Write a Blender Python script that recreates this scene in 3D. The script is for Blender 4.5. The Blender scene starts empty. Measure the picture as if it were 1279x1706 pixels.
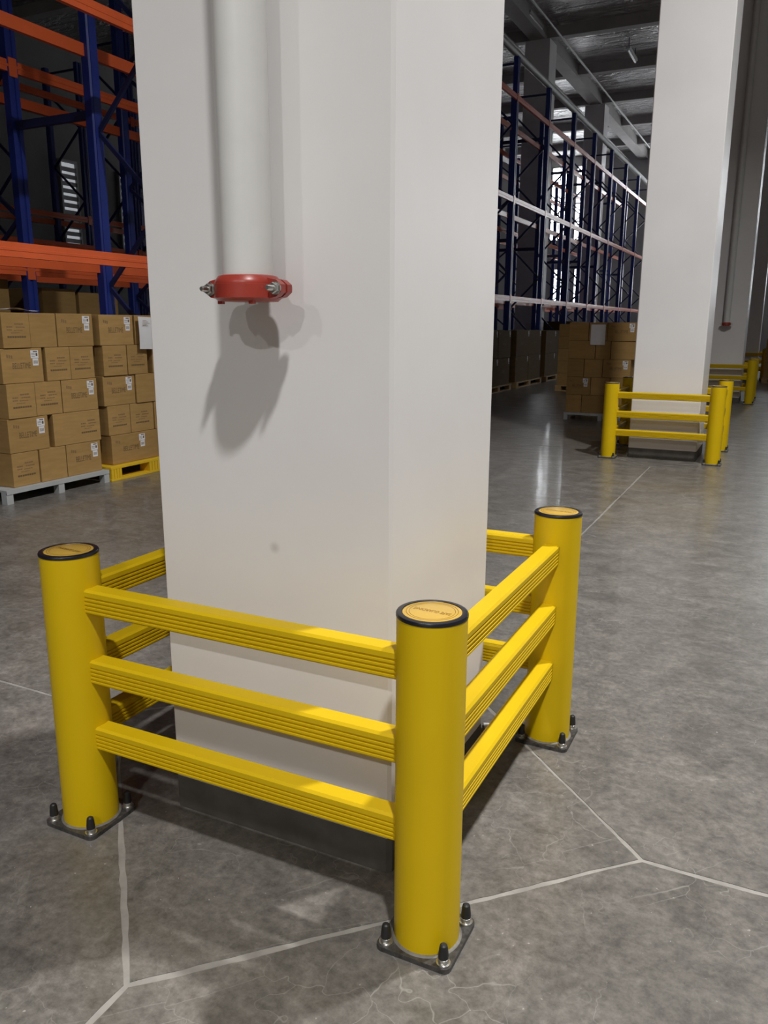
import bpy, math, random
from mathutils import Vector, Matrix

random.seed(7)
S = bpy.context.scene
COL = S.collection

# ------------------------------------------------------------------ camera
F_PX = 1341.23
YAW, PITCH, ROLL = -0.4575, 0.2285, 0.0035
CAM = Vector((0.6159, -1.4834, 1.3856))
fw = Vector((math.cos(PITCH)*math.sin(YAW), math.cos(PITCH)*math.cos(YAW), -math.sin(PITCH)))
rt = Vector((math.cos(YAW), -math.sin(YAW), 0))
up = rt.cross(fw)
r2 = rt*math.cos(ROLL) + up*math.sin(ROLL)
u2 = up*math.cos(ROLL) - rt*math.sin(ROLL)
cd = bpy.data.cameras.new('camera')
cd.sensor_fit = 'VERTICAL'
cd.sensor_height = 36.0
cd.lens = F_PX/1706*36.0
cd.clip_start, cd.clip_end = 0.05, 200
cam = bpy.data.objects.new('camera', cd)
COL.objects.link(cam)
m3 = Matrix((r2, u2, -fw)).transposed()
cam.matrix_world = Matrix.Translation(CAM) @ m3.to_4x4()
S.camera = cam

# ------------------------------------------------------------------ world, exposure, lamps
w = bpy.data.worlds.new('world')
S.world = w
w.use_nodes = True
w.node_tree.nodes['Background'].inputs[0].default_value = (0.75, 0.78, 0.85, 1)
w.node_tree.nodes['Background'].inputs[1].default_value = 0.05
S.view_settings.view_transform = 'Standard'
S.view_settings.look = 'None'
S.view_settings.gamma = 1
S.view_settings.use_curve_mapping = False
S.view_settings.exposure = 0.0
S.cycles.max_bounces = 4
S.cycles.diffuse_bounces = 4
S.cycles.glossy_bounces = 3
S.cycles.transmission_bounces = 2
S.cycles.caustics_reflective = False
S.cycles.caustics_refractive = False
LAMP_Z = 8.5
LAMP_X = 2.5
# (x, y, watts): switched-on high-bay lamps over the main aisle
LAMPS = [(LAMP_X, -3.4, 415), (LAMP_X, 3.5, 530), (LAMP_X, -11.3, 590), (-2.6, -11.3, 270)]
LAMP_SPREAD = 142

# ------------------------------------------------------------------ material helpers
def new_mat(name):
    m = bpy.data.materials.new(name)
    m.use_nodes = True
    nt = m.node_tree
    return m, nt, nt.nodes['Principled BSDF']

def N(nt, t, **kw):
    n = nt.nodes.new(t)
    for k, v in kw.items():
        if k.startswith('i_'):
            n.inputs[k[2:].replace('_', ' ')].default_value = v
        else:
            setattr(n, k, v)
    return n

def ramp(nt, src, stops):
    r = nt.nodes.new('ShaderNodeValToRGB')
    els = r.color_ramp.elements
    while len(els) < len(stops):
        els.new(0.5)
    for e, (p, c) in zip(els, stops):
        e.position = p
        e.color = c if len(c) == 4 else (*c, 1)
    nt.links.new(src, r.inputs['Fac'])
    return r

def mixc(nt, fac, a, b, blend='MIX'):
    m = nt.nodes.new('ShaderNodeMix')
    m.data_type = 'RGBA'
    m.blend_type = blend
    for sock, v in ((m.inputs[0], fac), (m.inputs[6], a), (m.inputs[7], b)):
        if hasattr(v, 'is_linked'):
            nt.links.new(v, sock)
        elif isinstance(v, (int, float)):
            sock.default_value = v
        else:
            sock.default_value = (*v, 1) if len(v) == 3 else v
    return m.outputs[2]

def pos(nt, scale=(1, 1, 1), rot=(0, 0, 0)):
    g = nt.nodes.new('ShaderNodeNewGeometry')
    mp = nt.nodes.new('ShaderNodeMapping')
    mp.inputs['Scale'].default_value = scale
    mp.inputs['Rotation'].default_value = rot
    nt.links.new(g.outputs['Position'], mp.inputs['Vector'])
    return mp.outputs[0]

def noise(nt, vec, scale, detail=4, rough=0.55, dist=0.0):
    n = N(nt, 'ShaderNodeTexNoise')
    n.inputs['Scale'].default_value = scale
    n.inputs['Detail'].default_value = detail
    n.inputs['Roughness'].default_value = rough
    n.inputs['Distortion'].default_value = dist
    nt.links.new(vec, n.inputs['Vector'])
    return n.outputs['Fac']

def math_n(nt, op, a, b=None, clamp=False):
    m = nt.nodes.new('ShaderNodeMath')
    m.operation = op
    m.use_clamp = clamp
    for i, v in enumerate((a, b)):
        if v is None:
            continue
        if hasattr(v, 'is_linked'):
            nt.links.new(v, m.inputs[i])
        else:
            m.inputs[i].default_value = v
    return m.outputs[0]

def bump(nt, b, height, strength=0.2, dist=0.01):
    n = N(nt, 'ShaderNodeBump')
    n.inputs['Strength'].default_value = strength
    n.inputs['Distance'].default_value = dist
    nt.links.new(height, n.inputs['Height'])
    nt.links.new(n.outputs[0], b.inputs['Normal'])

def simple(name, color, rough=0.5, metal=0.0, var=0.12, scale=6.0, spec=None, coat=0.0):
    m, nt, b = new_mat(name)
    v = noise(nt, pos(nt), scale, 3)
    r = ramp(nt, v, [(0.25, tuple(c*(1-var) for c in color)), (0.75, tuple(min(1, c*(1+var)) for c in color))])
    nt.links.new(r.outputs[0], b.inputs['Base Color'])
    b.inputs['Roughness'].default_value = rough
    b.inputs['Metallic'].default_value = metal
    if spec is not None:
        b.inputs['Specular IOR Level'].default_value = spec
    if coat:
        b.inputs['Coat Weight'].default_value = coat
        b.inputs['Coat Roughness'].default_value = 0.15
    return m

def mat_concrete():
    m, nt, b = new_mat('polished_concrete')
    P = pos(nt)
    Ps = pos(nt, (1.0, 3.2, 1), (0, 0, 0.5))
    big = noise(nt, P, 0.9, 3, 0.6, 0.6)
    swirl = noise(nt, Ps, 2.2, 4, 0.62, 1.4)
    fine = noise(nt, P, 38, 4, 0.75)
    mid = noise(nt, P, 7.5, 5, 0.68, 0.5)
    base = ramp(nt, big, [(0.25, (0.125, 0.115, 0.102)), (0.75, (0.190, 0.178, 0.161))]).outputs[0]
    sw = ramp(nt, swirl, [(0.28, (0.82, 0.82, 0.82)), (0.5, (1, 1, 1)), (0.72, (1.18, 1.18, 1.18))]).outputs[0]
    c = mixc(nt, 0.7, base, sw, 'MULTIPLY')
    md = ramp(nt, mid, [(0.3, (0.66, 0.66, 0.66)), (0.52, (1, 1, 1)), (0.72, (1.4, 1.4, 1.4))]).outputs[0]
    c = mixc(nt, 0.85, c, md, 'MULTIPLY')
    fn = ramp(nt, fine, [(0.3, (0.6, 0.6, 0.6)), (0.7, (1.4, 1.4, 1.4))]).outputs[0]
    c = mixc(nt, 0.85, c, fn, 'MULTIPLY')
    # hairline craze cracks, pale
    wob = noise(nt, P, 5, 3)
    vec = nt.nodes.new('ShaderNodeVectorMath'); vec.operation = 'ADD'
    nt.links.new(P, vec.inputs[0])
    cm = nt.nodes.new('ShaderNodeCombineXYZ')
    w1 = math_n(nt, 'MULTIPLY', wob, 0.35)
    nt.links.new(w1, cm.inputs[0]); nt.links.new(w1, cm.inputs[1])
    nt.links.new(cm.outputs[0], vec.inputs[1])
    vo = N(nt, 'ShaderNodeTexVoronoi', feature='DISTANCE_TO_EDGE')
    vo.inputs['Scale'].default_value = 5.5
    nt.links.new(vec.outputs[0], vo.inputs['Vector'])
    line = ramp(nt, vo.outputs['Distance'], [(0.0, (1, 1, 1)), (0.008, (0, 0, 0))]).outputs[0]
    msk = ramp(nt, noise(nt, P, 1.7, 3), [(0.43, (0, 0, 0)), (0.56, (1, 1, 1))]).outputs[0]
    lf = math_n(nt, 'MULTIPLY', line, msk)
    lf = math_n(nt, 'MULTIPLY', lf, 0.55)
    c = mixc(nt, lf, c, (0.36, 0.35, 0.32))
    # pale scuffs and specks
    sc = ramp(nt, noise(nt, P, 3.4, 5, 0.7, 2.5), [(0.6, (0, 0, 0)), (0.74, (1, 1, 1))]).outputs[0]
    c = mixc(nt, math_n(nt, 'MULTIPLY', sc, 0.5), c, (0.30, 0.285, 0.265))
    dk = ramp(nt, noise(nt, P, 2.6, 4, 0.65, 0.8), [(0.58, (0, 0, 0)), (0.75, (1, 1, 1))]).outputs[0]
    c = mixc(nt, math_n(nt, 'MULTIPLY', dk, 0.5), c, (0.07, 0.064, 0.057))
    sp = ramp(nt, noise(nt, P, 75, 2, 0.5), [(0.73, (0, 0, 0)), (0.76, (1, 1, 1))]).outputs[0]
    c = mixc(nt, math_n(nt, 'MULTIPLY', sp, 0.5), c, (0.5, 0.48, 0.45))
    nt.links.new(c, b.inputs['Base Color'])
    rr = ramp(nt, swirl, [(0.3, (0.3, 0.3, 0.3)), (0.7, (0.5, 0.5, 0.5))])
    nt.links.new(rr.outputs[0], b.inputs['Roughness'])
    b.inputs['Specular IOR Level'].default_value = 0.4
    b.inputs['Coat Weight'].default_value = 0.3
    b.inputs['Coat Roughness'].default_value = 0.09
    bump(nt, b, noise(nt, P, 11, 4, 0.7), 0.10, 0.01)
    cb = N(nt, 'ShaderNodeBump')
    cb.inputs['Strength'].default_value = 0.10
    cb.inputs['Distance'].default_value = 0.01
    nt.links.new(noise(nt, P, 13, 2, 0.5), cb.inputs['Height'])
    nt.links.new(cb.outputs[0], b.inputs['Coat Normal'])
    return m

def mat_paint():
    m, nt, b = new_mat('white_wall_paint')
    P = pos(nt)
    v = noise(nt, P, 1.3, 5)
    c = ramp(nt, v, [(0.3, (0.775, 0.76, 0.755)), (0.7, (0.835, 0.825, 0.82))]).outputs[0]
    sx = nt.nodes.new('ShaderNodeSeparateXYZ')
    g = nt.nodes.new('ShaderNodeNewGeometry')
    nt.links.new(g.outputs['Position'], sx.inputs[0])
    # darker beige tone toward the floor, broken up by noise
    zz = math_n(nt, 'ADD', sx.outputs[2], math_n(nt, 'MULTIPLY', noise(nt, P, 4, 5), 0.25))
    low_tone = ramp(nt, zz, [(0.25, (1, 1, 1)), (0.75, (0, 0, 0))]).outputs[0]
    c = mixc(nt, math_n(nt, 'MULTIPLY', low_tone, 0.5), c, (0.58, 0.51, 0.42))
    # one grey smudge on the nearest column
    d = nt.nodes.new('ShaderNodeVectorMath'); d.operation = 'DISTANCE'
    nt.links.new(g.outputs['Position'], d.inputs[0])
    d.inputs[1].default_value = (-0.50, 0.158, 0.835)
    sm = ramp(nt, d.outputs['Value'], [(0.004, (1, 1, 1)), (0.018, (0, 0, 0))]).outputs[0]
    c = mixc(nt, math_n(nt, 'MULTIPLY', sm, 0.35), c, (0.25, 0.22, 0.2))
    nt.links.new(c, b.inputs['Base Color'])
    b.inputs['Roughness'].default_value = 0.42
    return m

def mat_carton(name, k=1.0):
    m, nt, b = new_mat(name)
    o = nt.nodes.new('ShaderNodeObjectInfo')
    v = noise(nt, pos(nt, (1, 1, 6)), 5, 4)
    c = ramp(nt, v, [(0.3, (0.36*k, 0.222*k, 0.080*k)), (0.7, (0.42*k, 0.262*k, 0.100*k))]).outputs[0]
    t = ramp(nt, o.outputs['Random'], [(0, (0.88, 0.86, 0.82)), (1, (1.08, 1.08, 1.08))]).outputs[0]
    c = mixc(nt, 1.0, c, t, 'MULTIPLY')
    nt.links.new(c, b.inputs['Base Color'])
    b.inputs['Roughness'].default_value = 0.85
    b.inputs['Specular IOR Level'].default_value = 0.2
    return m

def mat_foil():
    m, nt, b = new_mat('ceiling_foil')
    P = pos(nt, (0.55, 1.5, 1))
    v = noise(nt, P, 3.0, 6, 0.7, 0.8)
    c = ramp(nt, v, [(0.3, (0.5, 0.48, 0.48)), (0.7, (0.8, 0.78, 0.78))]).outputs[0]
    nt.links.new(c, b.inputs['Base Color'])
    b.inputs['Metallic'].default_value = 0.65
    b.inputs['Roughness'].default_value = 0.34
    bump(nt, b, noise(nt, P, 3.2, 4, 0.62, 0.6), 1.0, 0.6)
    return m

def mat_emit(name, color, strength):
    m, nt, b = new_mat(name)
    b.inputs['Base Color'].default_value = (*color, 1)
    b.inputs['Emission Color'].default_value = (*color, 1)
    b.inputs['Emission Strength'].default_value = strength
    return m

def mat_plate():
    m, nt, b = new_mat('worn_black_plate')
    v = noise(nt, pos(nt), 45, 6, 0.7)
    c = ramp(nt, v, [(0.35, (0.035, 0.032, 0.03)), (0.62, (0.10, 0.095, 0.09)), (0.8, (0.22, 0.2, 0.18))]).outputs[0]
    nt.links.new(c, b.inputs['Base Color'])
    b.inputs['Roughness'].default_value = 0.42
    b.inputs['Metallic'].default_value = 0.3
    return m

M = dict(
    concrete=mat_concrete(),
    filler=simple('joint_filler', (0.30, 0.285, 0.262), 0.6, var=0.25, scale=14),
    paint=mat_paint(),
    wall=simple('grey_wall_paint', (0.50, 0.49, 0.48), 0.7, var=0.06, scale=0.6),
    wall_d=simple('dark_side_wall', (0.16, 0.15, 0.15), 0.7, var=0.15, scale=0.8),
    shaded_foot=simple('shaded_foot_paint', (0.075, 0.068, 0.058), 0.75, var=0.25, scale=12),  # column foot band: shade under the rails is put into this dark colour
    beamc=simple('concrete_beam', (0.45, 0.43, 0.42), 0.8, var=0.12, scale=1.5),
    foil=mat_foil(),
    yellow=simple('yellow_polymer', (0.67, 0.455, 0.003), 0.42, var=0.05, scale=3, spec=0.25),
    yellow_rail=simple('yellow_rail_polymer', (0.66, 0.445, 0.004), 0.5, var=0.05, scale=3, spec=0.25),
    disc=simple('amber_cap', (0.60, 0.38, 0.065), 0.28, var=0.04, scale=20),
    brown=simple('brown_print', (0.22, 0.09, 0.01), 0.5),
    black=simple('black_plastic', (0.012, 0.011, 0.014), 0.3, var=0.2, scale=20),
    rubber=simple('black_rubber', (0.016, 0.016, 0.016), 0.5, var=0.25, scale=40),
    plate=mat_plate(),
    chrome=simple('zinc_steel', (0.62, 0.61, 0.58), 0.28, 0.95, 0.15, 60),
    weld=simple('grout_bead', (0.16, 0.15, 0.13), 0.6, var=0.3, scale=40),
    red=simple('red_enamel', (0.36, 0.045, 0.03), 0.33, var=0.15, scale=12),
    pipe=simple('white_pipe_paint', (0.72, 0.72, 0.70), 0.3, var=0.04, scale=8),
    orange=simple('orange_steel', (0.78, 0.135, 0.04), 0.3, var=0.08, scale=3),
    blue=simple('blue_steel', (0.016, 0.034, 0.24), 0.38, var=0.15, scale=4),
    navy=simple('navy_brace_steel', (0.018, 0.026, 0.10), 0.42, var=0.15, scale=4),
    carton=mat_carton('corrugated_cardboard'),
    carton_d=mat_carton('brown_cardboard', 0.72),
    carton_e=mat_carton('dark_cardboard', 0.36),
    ink=simple('black_ink', (0.15, 0.095, 0.045), 0.7),
    ink_f=simple('faint_ink', (0.24, 0.145, 0.065), 0.75),
    paper=simple('white_paper', (0.78, 0.78, 0.80), 0.6, var=0.03),
    tape=simple('parcel_tape', (0.42, 0.28, 0.12), 0.25, var=0.05),
    steelp=simple('grey_steel_pallet', (0.44, 0.46, 0.46), 0.5, var=0.08, scale=8),
    yellowp=simple('yellow_plastic_pallet', (0.78, 0.50, 0.02), 0.45, var=0.06, scale=8),
    woodp=simple('wood_pallet', (0.46, 0.30, 0.13), 0.7, var=0.2, scale=12),
    galv=simple('galvanised_pipe', (0.36, 0.355, 0.345), 0.55, 0.2, 0.1, 5),
    lampbody=simple('lamp_housing', (0.6, 0.6, 0.6), 0.4),
    lampon=mat_emit('lamp_diffuser', (1.0, 0.95, 0.88), 18.0),
    lampoff=simple('unlit_diffuser', (0.75, 0.75, 0.75), 0.35, var=0.03),
    sky=mat_emit('daylit_glass', (0.92, 0.96, 1.0), 15.0),
    sky_dim=mat_emit('shaded_daylit_glass', (0.92, 0.96, 1.0), 0.3),
    frame=simple('window_frame', (0.30, 0.30, 0.31), 0.5),
)

# ------------------------------------------------------------------ mesh helpers
class MB:
    def __init__(s):
        s.v, s.f = [], []
    def add(s, vs, fs):
        o = len(s.v)
        s.v += [tuple(v) for v in vs]
        s.f += [tuple(i+o for i in f) for f in fs]
        return s
    def box(s, x0, x1, y0, y1, z0, z1):
        return s.add([(x0, y0, z0), (x1, y0, z0), (x1, y1, z0), (x0, y1, z0), (x0, y0, z1), (x1, y0, z1), (x1, y1, z1), (x0, y1, z1)],
                     [(0, 3, 2, 1), (4, 5, 6, 7), (0, 1, 5, 4), (1, 2, 6, 5), (2, 3, 7, 6), (3, 0, 4, 7)])
    def prism(s, poly, axis, a, b):
        # poly: ccw 2D points; axis 'x': (y,z), 'y': (x,z) , 'z': (x,y)
        n = len(poly)
        def P(p, t):
            return {'x': (t, p[0], p[1]), 'y': (p[0], t, p[1]), 'z': (p[0], p[1], t)}[axis]
        vs = [P(p, a) for p in poly] + [P(p, b) for p in poly]
        fs = [(i, (i+1) % n, n+(i+1) % n, n+i) for i in range(n)]
        fs += [tuple(range(n-1, -1, -1)), tuple(range(n, 2*n))]
        return s.add(vs, fs)
    def lathe(s, prof, n=32, axis='z', c=(0, 0, 0), cap0=True, cap1=True):
        vs = []
        for r, h in prof:
            for i in range(n):
                a = 2*math.pi*i/n
                p, q = r*math.cos(a), r*math.sin(a)
                v = {'z': (p, q, h), 'y': (q, h, p), 'x': (h, p, q)}[axis]
                vs.append((v[0]+c[0], v[1]+c[1], v[2]+c[2]))
        fs = []
        for k in range(len(prof)-1):
            for i in range(n):
                j = (i+1) % n
                fs.append((k*n+i, k*n+j, (k+1)*n+j, (k+1)*n+i))
        if cap0:
            fs.append(tuple(range(n-1, -1, -1)))
        if cap1:
            o = (len(prof)-1)*n
            fs.append(tuple(range(o, o+n)))
        return s.add(vs, fs)
    def bar(s, a, b, w, h, ref=(0, 1, 0)):
        a, b = Vector(a), Vector(b)
        d = (b-a).normalized()
        u = Vector(ref)
        u = (u - d*u.dot(d)).normalized()
        v = d.cross(u)
        vs = []
        for p in (a, b):
            for i, j in ((-1, -1), (1, -1), (1, 1), (-1, 1)):
                vs.append(p + u*(i*w/2) + v*(j*h/2))
        return s.add(vs, [(0, 3, 2, 1), (4, 5, 6, 7), (0, 1, 5, 4), (1, 2, 6, 5), (2, 3, 7, 6), (3, 0, 4, 7)])
    def mesh(s, name, mat, smooth=False, bevel=0.0):
        me = bpy.data.meshes.new(name)
        me.from_pydata(s.v, [], s.f)
        if bevel:
            import bmesh
            bm = bmesh.new()
            bm.from_mesh(me)
            bmesh.ops.bevel(bm, geom=list(bm.edges), offset=bevel, segments=2, affect='EDGES', profile=0.6)
            bm.to_mesh(me)
            bm.free()
        me.materials.append(M[mat] if isinstance(mat, str) else mat)
        if smooth:
            me.shade_smooth()
            try:
                me.set_sharp_from_angle(angle=math.radians(35))
            except Exception:
                pass
        me.update()
        return me

def obj(name, me, parent=None, loc=(0, 0, 0), rot=(0, 0, 0), label=None):
    o = bpy.data.objects.new(name, me)
    COL.objects.link(o)
    o.location = loc
    o.rotation_euler = rot
    if parent:
        o.parent = parent
    if label:
        o['label'] = label
    return o

def tag(o, label, cat, group=None):
    o['label'] = label
    o['category'] = cat
    if group:
        o['group'] = group
    return o

def thing(name, label, cat, loc=(0, 0, 0), rotz=0, group=None):
    o = obj(name, None, None, loc, (0, 0, rotz))
    o.empty_display_size = 0.1
    return tag(o, label, cat, group)

def struct(o):
    o['kind'] = 'structure'
    return o

def copy_tree(o, parent=None):
    c = o.copy()
    COL.objects.link(c)
    c.parent = parent
    for ch in list(o.children):
        copy_tree(ch, c)
    return c

def text_mesh(txt, width, mat, squeeze=None):
    cu = bpy.data.curves.new('txt', 'FONT')
    cu.body = txt
    cu.align_x = 'CENTER'
    cu.align_y = 'CENTER'
    cu.size = 1
    cu.extrude = 0.0
    cu.resolution_u = 3
    t = bpy.data.objects.new('txt', cu)
    COL.objects.link(t)
    bpy.context.view_layer.update()
    dg = bpy.context.evaluated_depsgraph_get()
    me = bpy.data.meshes.new_from_object(t.evaluated_get(dg))
    bpy.data.objects.remove(t)
    bpy.data.curves.remove(cu)
    xs = [v.co.x for v in me.vertices]
    k = width/(max(xs)-min(xs))
    cx = (max(xs)+min(xs))/2
    ys = [v.co.y for v in me.vertices]
    cy = (max(ys)+min(ys))/2
    ky = k if squeeze is None else squeeze/(max(ys)-min(ys))
    for v in me.vertices:
        v.co.x = (v.co.x-cx)*k
        v.co.y = (v.co.y-cy)*ky
        v.co.z = 0
    me.materials.clear()
    me.materials.append(M[mat])
    return me

# ------------------------------------------------------------------ setting
X0, X1, Y0, Y1, ZC = -19.0, 12.0, -16.0, 40.0, 9.3
CX, CY, PX, PY = -0.520, 0.505, 5.86, 7.31     # column grid

floor = struct(obj('floor', MB().box(X0, X1, Y0, Y1, -0.2, -0.0015).mesh('floor', 'filler')))

def wob(p, amp):
    return (p[0]+random.uniform(-amp, amp), p[1]+random.uniform(-amp, amp))

def slab(poly, near):
    """inset polygon, edges subdivided and slightly ragged, 1.5 mm proud of the joint filler"""
    n = len(poly)
    gap = 0.0068
    c = (sum(p[0] for p in poly)/n, sum(p[1] for p in poly)/n)
    pts = []
    # inset: move each edge inward
    lines = []
    for i in range(n):
        a, b = Vector(poly[i]), Vector(poly[(i+1) % n])
        d = (b-a).normalized()
        nn = Vector((-d.y, d.x))
        lines.append((a+nn*gap, d))
    ins = []
    for i in range(n):
        (p, d), (q, e) = lines[i-1], lines[i]
        den = d.x*e.y - d.y*e.x
        t = ((q.x-p.x)*e.y - (q.y-p.y)*e.x)/den
        ins.append(p+d*t)
    for i in range(n):
        a, b = ins[i], ins[(i+1) % n]
        L = (b-a).length
        k = max(1, int(L/(0.035 if near else 2.0)))
        if k > 90:
            k = 90
        for j in range(k):
            q = a.lerp(b, j/k)
            pts.append(wob((q.x+0.0025*math.sin(7*q.x+5*q.y+i), q.y+0.0025*math.sin(6*q.y-4*q.x+2*i)), 0.002) if near and j else (q.x, q.y))
    mb = MB()
    mb.prism(pts, 'z', -0.0015, 0.0)
    obj('slab', mb.mesh('slab', 'concrete'), floor)

hd = 0.925
gx = [CX+PX*k for k in range(-4, 4)]
gy = [CY+PY*j for j in range(-3, 7)]
gxs = [max(X0, min(X1, x)) for x in gx]
for i in range(len(gx)-1):
    for j in range(len(gy)-1):
        x0, x1, y0, y1 = gx[i], gx[i+1], gy[j], gy[j+1]
        if x1 <= X0 or x0 >= X1 or y1 <= Y0 or y0 >= Y1:
            continue
        near = (i in (3, 4)) and (j in (2, 3))
        if x0 < X0 or x1 > X1 or y0 < Y0 or y1 > Y1:
            x0, x1, y0, y1 = max(X0, x0), min(X1, x1), max(Y0, y0), min(Y1, y1)
        poly = []
        for (px, py, sx, sy) in ((x0, y0, 1, 1), (x1, y0, -1, 1), (x1, y1, -1, -1), (x0, y1, 1, -1)):
            node = any(abs(px-a) < 1e-6 for a in gx) and any(abs(py-a) < 1e-6 for a in gy)
            if not node:
                poly.append((px, py))
            elif (sx, sy) in ((1, 1), (-1, -1)):
                poly += [(px, py+sy*hd), (px+sx*hd, py)]
            else:
                poly += [(px+sx*hd, py), (px, py+sy*hd)]
        slab(poly, near)
for x in gx:
    for y in gy:
        if X0+1 < x < X1-1 and Y0+1 < y < Y1-1:
            near = abs(x-CX) < 0.1 and abs(y-CY) < 0.1
            slab([(x-hd, y), (x, y-hd), (x+hd, y), (x, y+hd)], near)

# walls
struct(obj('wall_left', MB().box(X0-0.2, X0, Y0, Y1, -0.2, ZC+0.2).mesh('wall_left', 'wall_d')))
struct(obj('wall_right', MB().box(X1, X1+0.2, Y0, Y1, -0.2, ZC+0.2).mesh('wall_right', 'wall')))
struct(obj('wall_front', MB().box(X0-0.2, X1+0.2, Y1, Y1+0.2, -0.2, ZC+0.2).mesh('wall_front', 'wall')))
struct(obj('wall_back', MB().box(X0-0.2, X1+0.2, Y0-0.2, Y0, -0.2, ZC+0.2).mesh('wall_back', 'wall')))

# ceiling: deck, foil-faced panels, girders and cross beams
ceiling = struct(obj('ceiling', MB().box(X0, X1, Y0, Y1, ZC+0.03, ZC+0.2).mesh('ceiling', 'beamc')))
pan = {}
pw = 1.2
npy = int((Y1-Y0)/pw)
xs_p = [X0, -12.24, -6.38, -0.52, 5.34, X1]
for k in range(len(xs_p)-1):
    wx = xs_p[k+1]-xs_p[k]
    me = MB().box(0.02, wx-0.02, 0.02, pw-0.02, 0, 0.03).mesh('ceiling_panel', 'foil')
    for j in range(npy):
        obj('ceiling_panel', me, ceiling, (xs_p[k], Y0+j*pw, ZC))
cb = MB().box(X0, X1, -0.13, 0.13, 9.02, ZC).mesh('cross_beam', 'beamc')
j = -4
while CY+3.655*j < Y1:
    if CY+3.655*j > Y0+0.3:
        obj('cross_beam', cb, ceiling, (0, CY+3.655*j, 0))
    j += 1
gb = MB().box(-0.2, 0.2, Y0, Y1, 8.95, ZC).mesh('girder', 'beamc')
for x in gx:
    if X0+1 < x < X1-1:
        obj('girder', gb, ceiling, (x, 0, 0))

# windows: frame, mullions, panes (daylight behind)
wn = 0
def window(axis, a0, a1, z0, z1, nc, nr, glass='sky', th=0.03):
    global wn
    wn += 1
    fr = 0.06
    mb = MB()
    mb.box(a0-fr, a1+fr, -0.10, 0, z0-fr, z0).box(a0-fr, a1+fr, -0.10, 0, z1, z1+fr)
    mb.box(a0-fr, a0, -0.10, 0, z0, z1).box(a1, a1+fr, -0.10, 0, z0, z1)
    if axis == 'y':
        loc, rz = (0, Y1, 0), 0
    else:
        loc, rz = (X0, 0, 0), math.pi/2
    root = struct(obj('window_%d' % wn, mb.mesh('window_frame', 'frame'), None, loc, (0, 0, rz)))
    cw, rh = (a1-a0)/nc, (z1-z0)/nr
    mp = MB().box(0.02, cw-0.02, -0.05, -0.035, 0.02, rh-0.02).mesh('pane', glass)
    for i in range(1, nc):
        obj('mullion', MB().box(a0+i*cw-0.025, a0+i*cw+0.025, -0.08, 0, z0, z1).mesh('mullion', 'frame'), root)
    for i in range(1, nr):
        obj('transom', MB().box(a0, a1, -0.08, 0, z0+i*rh-th, z0+i*rh+th).mesh('transom', 'frame'), root)
    for i in range(nc):
        for k in range(nr):
            obj('pane', mp, root, (a0+i*cw, 0, z0+k*rh))
    return root

window('y', -10.62, -9.86, 5.5, 8.85, 2, 4)
window('y', -9.42, -8.72, 5.5, 8.85, 2, 4)
window('y', -10.45, -9.75, 2.5, 4.1, 2, 2)
window('y', -9.30, -8.68, 2.5, 4.1, 2, 2)
for d in (-5.86, 5.86, 11.72, 17.58):
    window('y', -10.62+d, -9.86+d, 5.5, 8.85, 2, 4)
    window('y', -9.42+d, -8.72+d, 5.5, 8.85, 2, 4)
    window('y', -10.45+d, -9.75+d, 2.5, 4.1, 2, 2)
    window('y', -9.30+d, -8.68+d, 2.5, 4.1, 2, 2)
window('x', 19.2, 19.9, 3.2, 6.0, 1, 14, 'sky_dim', 0.06)
window('x', 16.85, 17.4, 3.2, 6.0, 1, 14, 'sky_dim', 0.06)

# ------------------------------------------------------------------ columns
def column_mesh():
    h, c = 0.348, 0.008
    poly = [(-h+c, -h), (h-c, -h), (h, -h+c), (h, h-c), (h-c, h), (-h+c, h), (-h, h-c), (-h, -h+c)]
    return MB().prism(poly, 'z', 0.10, 8.95).mesh('shaft', 'paint')

def shaded_foot_mesh():
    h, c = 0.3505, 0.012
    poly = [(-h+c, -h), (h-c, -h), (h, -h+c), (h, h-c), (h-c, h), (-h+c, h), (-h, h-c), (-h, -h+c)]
    return MB().prism(poly, 'z', 0.0, 0.10).mesh('shaded_foot', 'shaded_foot')

csm, cpm = column_mesh(), shaded_foot_mesh()
DX = 0.026
def column(x, y, label):
    t = thing('column', label, 'column', (x, y, 0), 0, 'square white columns')
    obj('shaft', csm, t)
    obj('shaded_foot', cpm, t, label='dark band at the column foot, shade painted into its colour')
    return t
col_labels = ['broad white square column nearest the camera, with the red-ended pipe',
              'white square column beyond, inside the second yellow guard, right of the stacked cartons',
              'grey-shaded square column with thin pipe, just behind the second white column',
              'darkest shaded square column at the right edge, behind the piped grey one']
for k in range(4):
    column(CX+DX*k, CY+PY*k, col_labels[k])
row2 = ['bare column behind the blue rack, seen in front of the bright window wall',
        'column behind the blue rack standing right of the bright windows',
        'farthest column of the row hidden among the blue racks']
column(-6.38, CY+PY*2, 'column between the racks, hidden behind the nearest white column')
for k in range(3, 5):
    column(-6.38, CY+PY*k, row2[k-3])

# ------------------------------------------------------------------ guards
PR = 0.0756
HG = 0.525
def rounded_rect(h, r, n=5):
    pts = []
    for cx, cy, a0 in ((h-r, h-r, 0), (-h+r, h-r, 90), (-h+r, -h+r, 180), (h-r, -h+r, 270)):
        for i in range(n):
            a = math.radians(a0+90*i/(n-1))
            pts.append((cx+r*math.cos(a), cy+r*math.sin(a)))
    return pts

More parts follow.
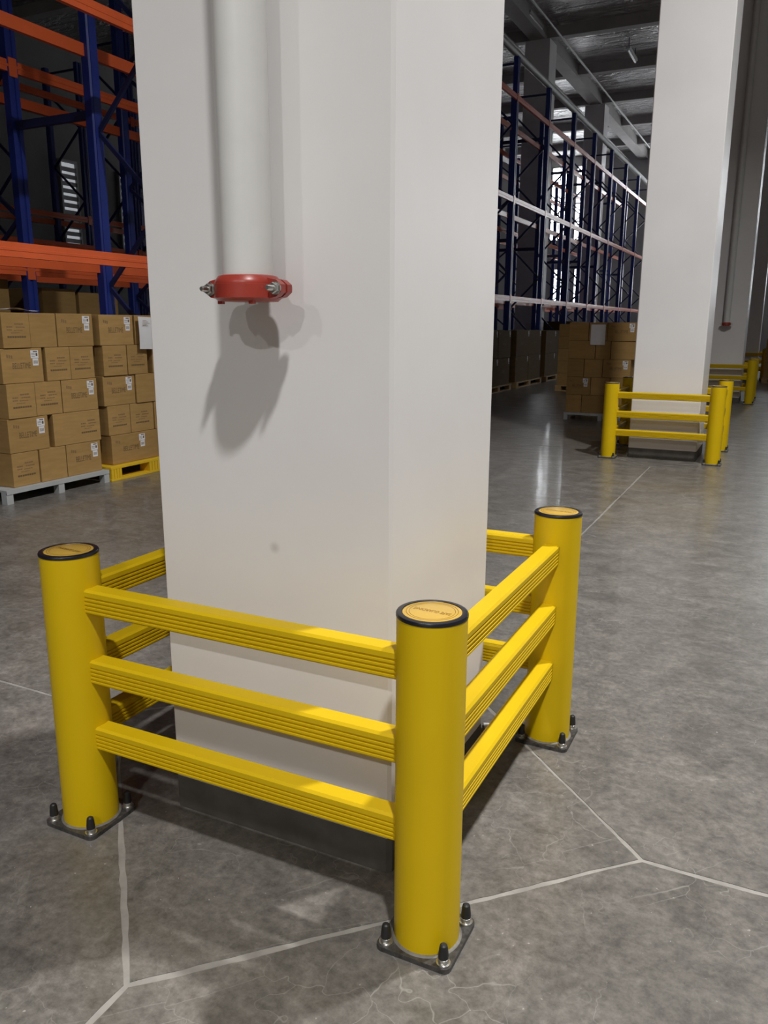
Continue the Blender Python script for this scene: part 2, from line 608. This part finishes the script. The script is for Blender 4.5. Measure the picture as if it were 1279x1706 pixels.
me_post = MB().lathe([(PR, 0.012), (PR, 0.792)], 48).mesh('post', 'yellow', True)
me_ring = MB().lathe([(PR+0.0012, 0.791), (PR+0.0014, 0.7955), (PR-0.0005, 0.7988), (PR-0.004, 0.8), (0.0645, 0.8), (0.063, 0.797)], 48, cap0=False, cap1=True).mesh('cap_rim', 'black', True)
me_disc = MB().lathe([(0.063, 0.796), (0.063, 0.7985), (0.0615, 0.7992)], 48).mesh('cap_disc', 'disc', True)
def ringm(r0, r1, z):
    n = 48
    vs = [(r*math.cos(2*math.pi*i/n), r*math.sin(2*math.pi*i/n), z) for r in (r0, r1) for i in range(n)]
    return vs, [(i, (i+1) % n, n+(i+1) % n, n+i)[::-1] for i in range(n)]
mb = MB(); mb.add(*ringm(0.0545, 0.0555, 0.7996)); mb.add(*ringm(0.0485, 0.0493, 0.7996))
me_rings = mb.mesh('printed_rings', 'brown')
me_text = text_mesh('SAFE GUARDING', 0.086, 'brown', 0.0125)
me_plate = MB().prism(rounded_rect(0.09, 0.016), 'z', 0, 0.012).mesh('base_plate', 'plate')
me_weld = MB().lathe([(0.082, 0.012), (0.079, 0.0145), (0.075, 0.0155)], 40).mesh('grout_bead', 'weld', True)
me_nut = MB().lathe([(0.0165, 0.012), (0.0165, 0.0155), (0.0125, 0.016), (0.0125, 0.026), (0.011, 0.027)], 12).mesh('anchor_nut', 'chrome', True)
me_bcap = MB().lathe([(0.0118, 0.024), (0.0115, 0.035), (0.0098, 0.052), (0.0085, 0.058), (0.005, 0.061)], 16).mesh('bolt_cap', 'rubber', True)

def rail_mesh(L):
    hz, hy, ch, g = 0.034, 0.0265, 0.006, 0.0045
    side = [(hy-ch, -hz), (hy, -hz+ch)]
    for zc in (-0.0205, -0.0095, 0.0015, 0.0125):
        side += [(hy, zc-0.003), (hy-g, zc-0.0016), (hy-g, zc+0.0016), (hy, zc+0.003)]
    side += [(hy, hz-ch), (hy-ch, hz)]
    poly = side + [(-a, b) for a, b in reversed(side)]
    return MB().prism(poly, 'x', -L/2, L/2).mesh('rail', 'yellow_rail')
me_rail = rail_mesh(2*HG-0.10)
me_sleeve = None

def make_guard(label, loc):
    g = thing('column_guard', label, 'guard rail', loc, 0, 'yellow column guards')
    trot = math.pi - 0.07
    for sx, sy in ((-1, -1), (1, -1), (1, 1), (-1, 1)):
        c = (sx*HG, sy*HG, 0)
        p = obj('post', me_post, g, c)
        obj('cap_rim', me_ring, p, label='black plastic rim on the post top')
        d = obj('cap_disc', me_disc, p, label='amber disc printed SAFE GUARDING')
        obj('printed_ring', me_rings, p)
        obj('lettering', me_text, p, (0, 0, 0.7996), (0, 0, trot))
        b = obj('base_plate', me_plate, g, c)
        obj('grout_bead', me_weld, b)
        for ax in (-1, 1):
            for ay in (-1, 1):
                obj('anchor_nut', me_nut, b, (ax*0.0705, ay*0.0705, 0))
                obj('bolt_cap', me_bcap, b, (ax*0.0705, ay*0.0705, 0))
    for z in (0.671, 0.471, 0.275):
        obj('rail', me_rail, g, (0, -HG, z))
        obj('rail', me_rail, g, (HG, 0, z), (0, 0, math.pi/2))
        obj('rail', me_rail, g, (0, HG, z), (0, 0, math.pi))
        obj('rail', me_rail, g, (-HG, 0, z), (0, 0, -math.pi/2))
    return g
GX, GY = -0.525, 0.524
guard = make_guard('large yellow three-rail guard around the nearest white column', (GX, GY, 0))
for k, lab in ((1, 'yellow three-rail guard around the second column beside the stacked cartons'),
               (2, 'shaded yellow guard around the grey column, only partly in view'),
               (3, 'farthest yellow guard, almost hidden at the right edge')):
    c = copy_tree(guard)
    c['label'] = lab
    c.location = (GX+DX*k, GY+PY*k, 0)

# ------------------------------------------------------------------ pipes on columns
def drop_pipe(x, y, z, label, top=8.95):
    t = thing('drop_pipe', label, 'pipe', (x, y, z), 0, 'white pipes on the columns')
    R = 0.0565
    obj('pipe', MB().lathe([(R, 0.012), (R, top-z)], 40).mesh('pipe', 'pipe', True), t, label='white painted vertical pipe')
    prof = [(0.054, -0.027), (0.066, -0.027), (0.0735, -0.0205), (0.0745, -0.020), (0.0745, 0.009), (0.0735, 0.0095), (0.0735, 0.0125), (0.0705, 0.0195), (0.065, 0.027), (0.0567, 0.029)]
    mb = MB().lathe(prof, 48, cap1=False)
    for s in (-1, 1):
        for q in (-1, 1):
            # bolt lug: tapered block on each half shell
            a, b2 = 0.0035*q, 0.022*q
            vs = []
            for yy in (a, b2):
                vs += [(s*0.055, yy, -0.024), (s*0.088, yy, -0.018), (s*0.101, yy, -0.008), (s*0.101, yy, 0.008), (s*0.088, yy, 0.018), (s*0.055, yy, 0.024)]
            fs = [(0, 1, 2, 3, 4, 5), (11, 10, 9, 8, 7, 6)] + [(i, (i+1) % 6, 6+(i+1) % 6, 6+i)[::-1] for i in range(6)]
            if s*q > 0:
                fs = [f[::-1] for f in fs]
            mb.add(vs, fs)
    for a in (-0.9, 0.75):
        mb.box(0.06*math.sin(a)-0.006, 0.06*math.sin(a)+0.006, -0.06*math.cos(a)-0.005, -0.06*math.cos(a)+0.005, -0.033, -0.026)
    cpl = obj('coupling', mb.mesh('coupling', 'red', True), t, label='red grooved clamp coupling')
    nb = MB().lathe([(0.0145, -0.022), (0.0145, -0.0245)], 20, 'y')
    nb.lathe([(0.0112, -0.0245), (0.0122, -0.026), (0.0122, -0.034), (0.0112, -0.0355)], 6, 'y')
    nb.lathe([(0.0062, 0.028), (0.0062, -0.052), (0.0045, -0.055)], 14, 'y')
    nb.lathe([(0.011, 0.022), (0.011, 0.03)], 12, 'y')
    mn = nb.mesh('clamp_bolt', 'chrome', True)
    for s in (-1, 1):
        obj('clamp_bolt', mn, cpl, (s*0.087, 0, 0), label='zinc bolt and nut')
    return t
drop_pipe(-0.478, 0.158-0.108, 1.462, 'white pipe with red clamp end on the nearest column')
drop_pipe(-0.50+2*DX, 0.158-0.108+2*PY, 1.42, 'thin distant pipe ending halfway down the grey column')

# ------------------------------------------------------------------ racks
def upright_mesh(h, s=1):
    # hat profile, open side along +x*s ; width along y
    w, d = 0.065, 0.088
    p = [(-d, -w), (-d, -0.02), (-d+0.014, -0.014), (-d+0.014, 0.014), (-d, 0.02), (-d, w), (0.0, w), (0.012, w-0.018), (0.02, w-0.018), (0.02, -w+0.018), (0.012, -w+0.018), (0, -w)]
    # ccw in xy
    p = [(-a*s, b) for a, b in p]
    if s > 0:
        p = p[::-1]
    p = [(a, b) for a, b in p]
    ar = sum(p[i][0]*p[(i+1) % len(p)][1]-p[(i+1) % len(p)][0]*p[i][1] for i in range(len(p)))
    if ar < 0:
        p = p[::-1]
    return MB().prism(p, 'z', 0, h).mesh('upright', 'blue')
def beam_mesh(L, s):
    # box beam with step lip; s=+1 outer face toward +x
    p = [(-0.022, -0.057), (0.022, -0.057), (0.022, -0.012), (0.026, -0.008), (0.026, 0.012), (0.022, 0.016), (0.022, 0.052), (0.017, 0.057), (-0.022, 0.057)]
    p = [(a*s, b) for a, b in p]
    ar = sum(p[i][0]*p[(i+1) % len(p)][1]-p[(i+1) % len(p)][0]*p[i][1] for i in range(len(p)))
    if ar > 0:
        p = p[::-1]
    mb = MB().prism(p, 'y', 0.05, L-0.05)
    for y in (0.0, L-0.05):
        mb.box(-0.03, 0.03, y, y+0.05, -0.10, 0.08)
    return mb.mesh('beam', 'orange')

RH = 6.75
UPF, UPR = upright_mesh(RH, 1), upright_mesh(RH, -1)
FOOT = MB().box(-0.08, 0.08, -0.075, 0.075, 0, 0.008).mesh('foot_plate', 'blue')
bc = {}
def rack(label, xf, xr, ys, levels=(1.955, 3.99, 5.98), spacer=None, topx=None):
    t = thing('pallet_rack', label, 'pallet rack', (xf, 0, 0))
    D = xf-xr
    ins, out = 0.0, 0.03
    bk = ('br', round(D, 3))
    if bk not in bc:
        d1, d2 = -0.03, -D+0.03
        dz = 0.745
        L = math.hypot(d1-d2, dz)
        bc[bk] = (MB().bar((d1, 0, 0), (d2, 0, dz), 0.03, 0.042).mesh('brace', 'navy'),
                  MB().bar((d2, 0, 0), (d1, 0, dz), 0.03, 0.042).mesh('brace', 'navy'),
                  MB().bar((d1, 0, 0), (d2, 0, 0), 0.03, 0.042).mesh('strut', 'navy'))
    bA, bB, bH = bc[bk]
    for y in ys:
        for (x, me) in ((0, UPF), (-D, UPR)):
            u = obj('upright', me, t, (x-0.02 if x == 0 else x+0.02, y, 0))
            obj('foot_plate', FOOT, t, (x, y, 0))
        z = 0.268
        k = 0
        obj('strut', bH, t, (0, y, 0.22))
        obj('strut', bH, t, (0, y, RH-0.12))
        while z+0.745 < RH-0.2:
            obj('brace', bB if k % 2 == 0 else bA, t, (0, y, z))
            z += 0.745
            k += 1
        if spacer:
            for zs in (0.6, 3.42, 6.2):
                obj('row_spacer', MB().bar((-D, y, zs), (-D-spacer, y, zs), 0.05, 0.08).mesh('row_spacer', 'navy'), t)
    for a, b in zip(ys[:-1], ys[1:]):
        L = round(b-a, 3)
        if L not in bc:
            bc[L] = (beam_mesh(L, 1), beam_mesh(L, -1))
        for z in levels:
            obj('beam', bc[L][0], t, (0.045, a, z))
            obj('beam', bc[L][1], t, (-D-0.045, a, z))
    return t

ys1 = [-0.1, 2.48, 5.06, 7.81, 10.55, 13.3] + [16.05+2.5*i for i in range(8)]
rack('long blue and orange pallet rack nearest, running behind the columns', -5.02, -5.83, ys1, spacer=1.10)
rack('second blue and orange pallet rack, back to back behind the nearest one', -7.0, -8.02, ys1)
ys3 = [3.2, 6.0] + [8.8+2.7*i for i in range(10)]
rack('dark rack in shade beyond the second rack, across the far aisle', -11.3, -12.2, ys3, (2.75, 5.2))
rack('farthest dim rack along the far side wall', -13.5, -14.4, [y+0.9 for y in ys3], (3.6,))

# sprinkler main resting along the rack tops, thin pipes under the ceiling
tag(obj('sprinkler_main', MB().lathe([(0.075, 8.0), (0.075, 34.0)], 16, 'y').mesh('sprinkler_main', 'galv', True), None, (-5.03, 0, RH+0.075)),
    'grey pipe running along the top of the nearest rack', 'pipe')
def thin_pipe(x, z, y0, y1, label):
    tag(obj('sprinkler_branch', MB().lathe([(0.03, y0), (0.03, y1)], 10, 'y').mesh('sprinkler_branch', 'galv', True), None, (x, 0, z)), label, 'pipe')
thin_pipe(-5.7, 8.9, 14, 39.8, 'thin bright pipe running to the far wall under the ceiling beams')
thin_pipe(-7.0, 8.9, 14, 39.8, 'thin dull pipe under the ceiling, left of the bright one')

# tube fixtures under the ceiling (switched off)
def tube_fixture(x, y, z, label):
    t = thing('tube_light', label, 'ceiling light', (x, y, z), 0, 'unlit tube lights under the ceiling')
    obj('housing', MB().box(-0.06, 0.06, -0.62, 0.62, 0.03, 0.09).mesh('housing', 'lampbody'), t)
    obj('tube', MB().lathe([(0.03, -0.6), (0.03, 0.6)], 12, 'y').mesh('tube', 'lampoff', True), t)
    for yy in (-0.5, 0.5):
        obj('hanger', MB().box(-0.008, 0.008, yy-0.008, yy+0.008, 0.09, ZC-z).mesh('hanger', 'navy'), t)
tube_fixture(-4.32, 24.6, 8.95, 'unlit tube light hanging under the ceiling, the right one by the second column')
tube_fixture(-7.08, 24.6, 8.95, 'unlit tube light hanging under the ceiling above the rack tops')
tube_fixture(-6.2, 21.2, 9.1, 'unlit tube light nearest, high beside the first white column')

# high-bay lamps that light the aisle
hb_label = ['high-bay lamp over the aisle in front of the nearest column', 'high-bay lamp over the aisle beside the nearest column',
            'high-bay lamp over the aisle far behind the camera', 'high-bay lamp over the cross aisle behind the camera']
for (x, y, P), lab in zip(LAMPS, hb_label):
    t = thing('high_bay_lamp', lab, 'ceiling light', (x, y, LAMP_Z))
    obj('housing', MB().lathe([(0.24, 0.02), (0.25, 0.05), (0.2, 0.12), (0.08, 0.16), (0.07, 0.28)], 28).mesh('housing', 'lampbody', True), t)
    obj('diffuser', MB().lathe([(0.22, 0.005), (0.22, 0.02)], 28).mesh('diffuser', 'lampon', True), t)
    obj('hanger', MB().lathe([(0.01, 0.28), (0.01, ZC-LAMP_Z)], 8).mesh('hanger', 'navy'), t)
    ld = bpy.data.lights.new('lamp_light', 'AREA')
    ld.shape = 'DISK'
    ld.size = 0.42
    ld.energy = P
    ld.color = (1.0, 0.985, 0.97)
    ld.spread = math.radians(LAMP_SPREAD)
    lo = bpy.data.objects.new('lamp_light', ld)
    COL.objects.link(lo)
    lo.parent = t
    lo.location = (0, 0, -0.01)

# ------------------------------------------------------------------ cartons
LETTER = {}
cm_cache = {}
def carton_mesh(wd, dp, h, mat):
    k = (round(wd, 3), round(dp, 3), round(h, 3), mat)
    if k not in cm_cache:
        cm_cache[k] = MB().box(-wd/2, wd/2, 0, dp, 0, h).mesh('carton', mat, False, 0.004)
    return cm_cache[k]
def quadm(rects, y, mat, name):
    mb = MB()
    for x0, x1, z0, z1 in rects:
        mb.box(x0, x1, y, 0.0, z0, z1)
    return mb.mesh(name, mat)
pk = {}
def prints(kind, wd, h):
    """local: front face at y=0 looking toward -y; x along the face, z up"""
    k = (kind, round(wd, 2), round(h, 2))
    if k in pk:
        return pk[k]
    out = []
    if kind in 'LW':
        sx = wd/2-0.075 if kind == 'L' else wd/2-0.20
        zt = h-0.018
        rng = random.Random(3)
        out.append(('label_sticker', quadm([(sx-0.035, sx+0.04, zt-0.062, zt)], -0.0012, 'paper', 'label_sticker'), 'white shipping sticker'))
        out.append(('barcode_sticker', quadm([(sx-0.02, sx+0.035, zt-0.12, zt-0.065)], -0.0012, 'paper', 'barcode_sticker'), 'small white sticker'))
        r = [(sx-0.01, sx+0.03, zt-0.014, zt-0.006), (sx+0.014, sx+0.03, zt-0.045, zt-0.022), (sx-0.028, sx+0.005, zt-0.028, zt-0.025), (sx-0.028, sx+0.008, zt-0.037, zt-0.034), (sx-0.028, sx+0.004, zt-0.05, zt-0.047)]
        r += [(sx-0.012+0.007*i, sx-0.009+0.007*i, zt-0.105, zt-0.08) for i in range(6)]
        out.append(('sticker_print', quadm(r, -0.0018, 'ink', 'sticker_print'), None))
        tx = text_mesh('BELLETIME', min(0.2, wd*0.44), 'ink', 0.045)
        for v in tx.vertices:
            v.co = (v.co.x-0.01*(kind == 'L')-0.05*(kind == 'W'), -0.0008, v.co.y+h*0.5)
        out.append(('box_print', tx, None))
        out.append(('logo_print', quadm([(-wd/2+0.05+0.02*i, -wd/2+0.063+0.02*i, h-0.07-0.004*i, h-0.045-0.004*i) for i in range(3)], -0.0008, 'ink_f', 'logo_print'), None))
    elif kind == 'n' or kind == 'D':
        ox = 0 if kind == 'n' else wd/2-0.13
        rng = random.Random(5)
        r = []
        for i, (z, a, b, t) in enumerate(((0.66, -0.01, 0.07, 0.012), (0.58, -0.085, -0.03, 0.011), (0.575, 0.0, 0.085, 0.009), (0.50, -0.085, -0.035, 0.009), (0.49, -0.02, 0.06, 0.007), (0.42, -0.05, 0.03, 0.006))):
            x = a
            while x < b:
                q = rng.uniform(0.008, 0.02)
                r.append((ox+x, ox+min(b, x+q), h*z, h*z+t))
                x += q+0.004
        out.append(('box_print', quadm(r, -0.0008, 'ink_f', 'box_print'), None))
        out.append(('bold_print', quadm([(ox-0.085+0.022*i, ox-0.067+0.022*i, h*0.29, h*0.29+0.014) for i in range(8)], -0.0008, 'ink', 'bold_print'), None))
    pk[k] = out
    return out

def carton(kind, wd, h, depth, loc, rz, label, group, mat='carton', side=False):
    t = tag(obj('carton', carton_mesh(wd, depth, h, mat), None, loc, (0, 0, rz)), label, 'box', group)
    for nm, me, lb in prints(kind, wd, h):
        obj(nm, me, t, label=lb)
    obj('tape_seam', tape_mesh(wd, depth, h), t)
    return t
tp = {}
def tape_mesh(wd, dp, h):
    k = (round(wd, 3), round(dp, 3), round(h, 3))
    if k not in tp:
        tp[k] = MB().box(-wd/2, wd/2, dp/2-0.024, dp/2+0.024, h, h+0.0008).mesh('tape_seam', 'tape')
    return tp[k]

ROWN = ['top', 'second', 'middle', 'fourth', 'bottom']
# left stack on the grey pallet; faces look along +x, so local x -> world +y
def stack_x(rows, xf, z0, rh, where, group, mat='carton', h_jit=0.0):
    n = len(rows)
    for i, row in enumerate(rows):
        z = z0+(n-1-i)*rh
        for q, (kind, ya, yb, nm) in enumerate(row):
            jx = random.uniform(-0.012, 0.004)
            wd = yb-ya-0.006
            dp = 0.30 if kind in 'LW' else 0.42
            carton(kind, wd, rh-0.003, dp, (xf+jx, (ya+yb)/2, z), math.pi/2+random.uniform(-0.012, 0.012),
                   '%s carton in the %s row on %s' % (nm, ROWN[i], where), group, mat)

rowsA = [
    [('n', 2.870, 3.133, 'left printed'), ('p', 3.135, 3.400, 'plain middle'), ('L', 3.405, 3.795, 'right stickered')],
    [('L', 2.845, 3.235, 'left stickered'), ('n', 3.262, 3.515, 'middle printed'), ('n', 3.517, 3.784, 'right printed')],
    [('n', 2.852, 3.123, 'left printed'), ('n', 3.127, 3.395, 'middle printed'), ('L', 3.398, 3.787, 'right stickered')],
    [('L', 2.838, 3.228, 'left stickered'), ('D', 3.276, 3.788, 'wide right')],
    [('n', 2.842, 3.106, 'left printed'), ('p', 3.110, 3.384, 'plain middle'), ('L', 3.387, 3.776, 'right stickered')],
]
ZA, RHT = 0.113, 0.2715
stack_x(rowsA, -4.78, ZA, RHT, 'the grey pallet', 'cartons on the grey pallet')
rowsB = [
    [('L', 3.857, 4.275, 'left stickered'), ('p', 4.300, 4.57, 'half-covered plain'), ('n', 4.575, 4.85, 'rightmost')],
    [('n', 3.877, 4.168, 'left printed'), ('n', 4.172, 4.434, 'right printed'), ('L', 4.50, 4.88, 'rightmost stickered')],
    [('L', 3.865, 4.259, 'left stickered'), ('p', 4.263, 4.52, 'plain right'), ('n', 4.525, 4.80, 'rightmost')],
    [('n', 3.893, 4.173, 'left printed'), ('n', 4.177, 4.485, 'right printed'), ('L', 4.49, 4.88, 'rightmost stickered')],
    [('W', 3.903, 4.49, 'wide stickered'), ('n', 4.495, 4.78, 'rightmost')],
]
stack_x(rowsB, -4.78, 0.134, 0.2665, 'the yellow pallet', 'cartons on the yellow pallet')

# second courses, seen only as the dark left flanks
def flank(y0, z0, rh, where, group):
    for i in range(5):
        z = z0+(4-i)*rh
        c = carton('p', 0.40, rh-0.003, 0.30, (-5.46 if i % 2 else -5.52, y0, z), 0,
                   'rear carton in the %s row at the left flank of %s' % (ROWN[i], where), group)
        c.location = (-5.44, y0, z)
        sx = 0.09
        obj('label_sticker', quadm([(sx, sx+0.075, rh-0.085, rh-0.022)], -0.0012, 'paper', 'label_sticker'), c)
        obj('barcode_sticker', quadm([(sx+0.01, sx+0.07, rh-0.145, rh-0.09)], -0.0012, 'paper', 'barcode_sticker'), c)
flank(2.86, ZA, RHT, 'the grey pallet', 'cartons on the grey pallet')

# pallets
def steel_pallet(label, loc, rz, wd=1.08, dp=1.0, hh=0.112):
    t = thing('steel_pallet', label, 'pallet', loc, rz, 'grey steel pallets')
    nb = 7
    bw = dp/nb
    for i in range(nb):
        obj('deck_slat', MB().box(-wd/2, wd/2, i*bw+0.006, (i+1)*bw-0.006, hh-0.016, hh).mesh('deck_slat', 'steelp'), t)
    obj('front_rim', MB().box(-wd/2, wd/2, -0.004, 0.006, hh-0.034, hh).mesh('front_rim', 'steelp'), t)
    for x in (-wd/2+0.03, 0, wd/2-0.03):
        for y in (0.03, dp/2, dp-0.03):
            obj('leg', MB().box(x-0.03, x+0.03, y-0.03, y+0.03, 0, hh-0.016).mesh('leg', 'steelp'), t)
    return t
steel_pallet('grey steel pallet with square legs under the left cartons', (-4.74, 3.27, 0), math.pi/2, 1.08)

def block_pallet(label, loc, rz, mat, wd=1.1, dp=1.0, hh=0.132, name='plastic_pallet', group='block pallets'):
    t = thing(name, label, 'pallet', loc, rz, group)
    nb = 6
    bw = dp/nb
    for i in range(nb):
        obj('deck_board', MB().box(-wd/2, wd/2, i*bw+0.005 if i else 0, (i+1)*bw-0.005, hh-0.024, hh).mesh('deck_board', mat, False, 0.003), t)
    xs = ((-wd/2, -wd/2+0.13), (-0.075, 0.075), (wd/2-0.13, wd/2))
    ysb = ((0, 0.12), (dp/2-0.06, dp/2+0.06), (dp-0.12, dp))
    for a, b in xs:
        for c, d in ysb:
            mb = MB()
            n = 4 if mat == 'yellowp' else 1
            st = (b-a)/n
            for i in range(n):
                mb.box(a+i*st+(0.003 if n > 1 else 0), a+(i+1)*st-(0.003 if n > 1 else 0), c, d, 0.022, hh-0.024)
            if n > 1:
                mb.box(a+0.004, b-0.004, c+0.006, d-0.006, 0.022, hh-0.024)
            obj('block', mb.mesh('block', mat), t)
    for c, d in ysb:
        obj('runner', MB().box(-wd/2, wd/2, c, d, 0, 0.022).mesh('runner', mat, False, 0.003), t)
    return t
block_pallet('bright yellow plastic pallet under the cartons beside the column', (-4.72, 4.38, 0), math.pi/2, 'yellowp', 1.12)

# sheet of paper on the yellow-pallet stack, loose sheet on top of the left stack
def sheet(name, pts_fn, nu, nv, label, loc, rot):
    vs, fs = [], []
    for i in range(nu+1):
        for k in range(nv+1):
            vs.append(pts_fn(i/nu, k/nv))
    for i in range(nu):
        for k in range(nv):
            a = i*(nv+1)+k
            fs.append((a, a+nv+1, a+nv+2, a+1))
    mb = MB().add(vs, fs)
    n = len(vs)
    mb.add([(x, y+0.0006, z) for x, y, z in vs], [f[::-1] for f in fs])
    return tag(obj(name, mb.mesh(name, 'paper', True), None, loc, rot), label, 'paper')
ps = sheet('paper_sheet', lambda u, v: ((u-0.5)*0.205, -0.012-0.012*math.sin(v*2.2)-0.006*u, -v*0.29), 4, 8,
      'white packing sheet hanging from the top row beside the column', (-4.76, 4.41, 1.448), (0, 0.03, math.pi/2))
mb = MB()
for i in range(5):
    z = -0.03-0.012*i
    mb.box(-0.06, -0.06+0.05+0.02*(i % 3), -0.030, -0.0295, z-0.003, z)
obj('sheet_print', mb.mesh('sheet_print', 'ink_f'), ps)
sheet('loose_sheet', lambda u, v: ((u-0.5)*0.30, (v-0.5)*0.2, 0.004+0.012*math.sin(u*5.5)*(1-v)+0.006), 10, 4,
      'white sheet lying curled on top of the left carton stack', (-4.90, 3.10, ZA+5*RHT+0.012), (0, 0, math.pi/2))

# big cartons in the second rack, seen above the left stacks
def big_stack(x, ya, yb, ztop, n, lab, group, depth=0.6, zb=0.0, kind='p', mat='carton_d'):
    h = (ztop-zb)/n
    for i in range(n):
        nm = 'upper' if i == n-1 else ('lower' if i == 0 else 'middle')
        carton(kind, yb-ya-0.01, h-0.004, depth, (x, (ya+yb)/2, zb+i*h), math.pi/2, nm+' '+lab, group, mat)
GB = 'large cartons in the second rack'
block_pallet('wood pallet under the large cartons behind the grey pallet', (-7.10, 4.42, 0), math.pi/2, 'woodp', 1.02, 0.9, 0.13, 'wood_pallet', 'wood pallets')
big_stack(-7.14, 3.93, 4.92, 1.86, 3, 'large carton in the second rack, left end above the grey pallet stack', GB, 0.8, 0.13)
block_pallet('wood pallet under the large cartons behind the blue upright', (-7.10, 5.95, 0), math.pi/2, 'woodp', 1.4, 0.9, 0.13, 'wood_pallet', 'wood pallets')
big_stack(-7.14, 5.36, 5.86, 1.79, 3, 'large carton in the second rack, just left of the blue upright', GB, 0.8, 0.13)
big_stack(-7.14, 5.90, 6.55, 1.76, 3, 'large carton in the second rack, partly behind the blue upright', GB, 0.8, 0.13)

# ground-level pallets in the right part of the rack
GR = 'dark carton stacks inside the rack'
def rack_pallet(y0, y1, ztop, n, rows, pl, lab):
    block_pallet(pl, (-4.80, (y0+y1)/2, 0), math.pi/2, 'woodp', y1-y0, 1.0, 0.13, 'wood_pallet', 'wood pallets')
    h = (ztop-0.13)/rows
    wd = (y1-y0)/n
    for r in range(rows):
        for i in range(n):
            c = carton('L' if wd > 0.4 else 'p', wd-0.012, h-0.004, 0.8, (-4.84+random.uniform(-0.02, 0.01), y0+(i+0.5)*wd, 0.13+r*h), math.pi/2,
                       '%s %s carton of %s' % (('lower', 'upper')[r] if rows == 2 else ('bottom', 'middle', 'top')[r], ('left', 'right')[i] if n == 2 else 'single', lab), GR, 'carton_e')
rack_pallet(14.15, 15.85, 1.28, 2, 2, 'wood pallet left of the first blue upright past the column', 'the dark stack left of the first upright')
rack_pallet(16.25, 18.30, 1.28, 2, 2, 'wood pallet just right of the first blue upright past the column', 'the dark stack right of the first upright')
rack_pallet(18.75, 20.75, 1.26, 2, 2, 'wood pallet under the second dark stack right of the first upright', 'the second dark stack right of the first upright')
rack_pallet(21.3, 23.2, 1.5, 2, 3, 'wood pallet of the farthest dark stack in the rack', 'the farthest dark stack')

# stacks standing in the aisle left of the second column, faces look along -y
def stack_y(rows, xa, yf, z0, rh, where, group):
    n = len(rows)
    for i, row in enumerate(rows):
        x = xa
        z = z0+(n-1-i)*rh
        for kind, wd, nm in row:
            carton(kind, wd-0.008, rh-0.003, 0.42 if kind in 'np' else 0.3, (x+wd/2, yf+random.uniform(-0.006, 0.012), z), random.uniform(-0.01, 0.01),
                   '%s carton in the %s row %s' % (nm, ROWN[i], where), group)
            x += wd
rowsR = [
    [('p', 0.29, 'left plain'), ('p', 0.27, 'sheet-covered'), ('L', 0.42, 'right')],
    [('p', 0.40, 'left plain'), ('p', 0.22, 'middle'), ('p', 0.36, 'right')],
    [('p', 0.25, 'left plain'), ('p', 0.27, 'middle'), ('L', 0.40, 'right')],
    [('L', 0.36, 'left stickered'), ('p', 0.28, 'middle'), ('p', 0.34, 'right')],
    [('p', 0.24, 'left plain'), ('p', 0.36, 'middle'), ('p', 0.38, 'right')],
]
RY = 10.68
steel_pallet('grey steel pallet under the cartons beside the second column', (-1.80, RY-0.03, 0), 0, 1.08)
stack_y(rowsR, -2.33, RY, 0.113, 0.264, 'beside the second column', 'cartons beside the second column')
sheet('paper_sheet', lambda u, v: ((u-0.5)*0.21, -0.006-0.004*math.sin(v*3), -v*0.29), 3, 5,
      'white sheet on the dark cartons beside the second column', (-1.90, RY-0.012, 1.40), (0, 0, 0))
rowsP = [[('p', 0.45, 'left'), ('p', 0.45, 'right')], [('p', 0.3, 'left'), ('p', 0.6, 'right')], [('p', 0.45, 'left'), ('p', 0.45, 'right')], [('p', 0.3, 'left'), ('p', 0.6, 'right')], [('p', 0.45, 'left'), ('p', 0.45, 'right')]]
block_pallet('wood pallet of the stack standing behind the cartons beside the second column', (-3.38, 15.95, 0), 0, 'woodp', 0.95, 0.9, 0.13, 'wood_pallet', 'wood pallets')
stack_y(rowsP, -3.83, 15.98, 0.131, 0.257, 'of the narrow stack behind the second column cartons', 'cartons of the narrow stack')
# stack at the far right edge
block_pallet('wood pallet at the far right edge past the columns', (0.55, 20.9, 0), 0, 'woodp', 0.95, 0.9, 0.13, 'wood_pallet', 'wood pallets')
stack_y(rowsP, 0.10, 20.93, 0.131, 0.19, 'of the stack at the far right edge', 'cartons at the far right edge')

# crumpled scrap of clear film by the column foot
mb = MB()
rg = random.Random(4)
n = 7
vs = [(0.09*(i/(n-1)-0.5), 0.05*(k/4-0.5)+rg.uniform(-0.006, 0.006), 0.003+rg.uniform(0, 0.014)) for i in range(n) for k in range(5)]
fs = [(i*5+k, (i+1)*5+k, (i+1)*5+k+1, i*5+k+1) for i in range(n-1) for k in range(4)]
mb.add(vs, fs)
mb.add([(x, y, z-0.001) for x, y, z in vs], [f[::-1] for f in fs])
tag(obj('film_scrap', mb.mesh('film_scrap', 'paper', True), None, (-0.17, 1.02, 0), (0, 0, 0.5)), 'crumpled white film scrap on the floor inside the nearest guard', 'scrap')
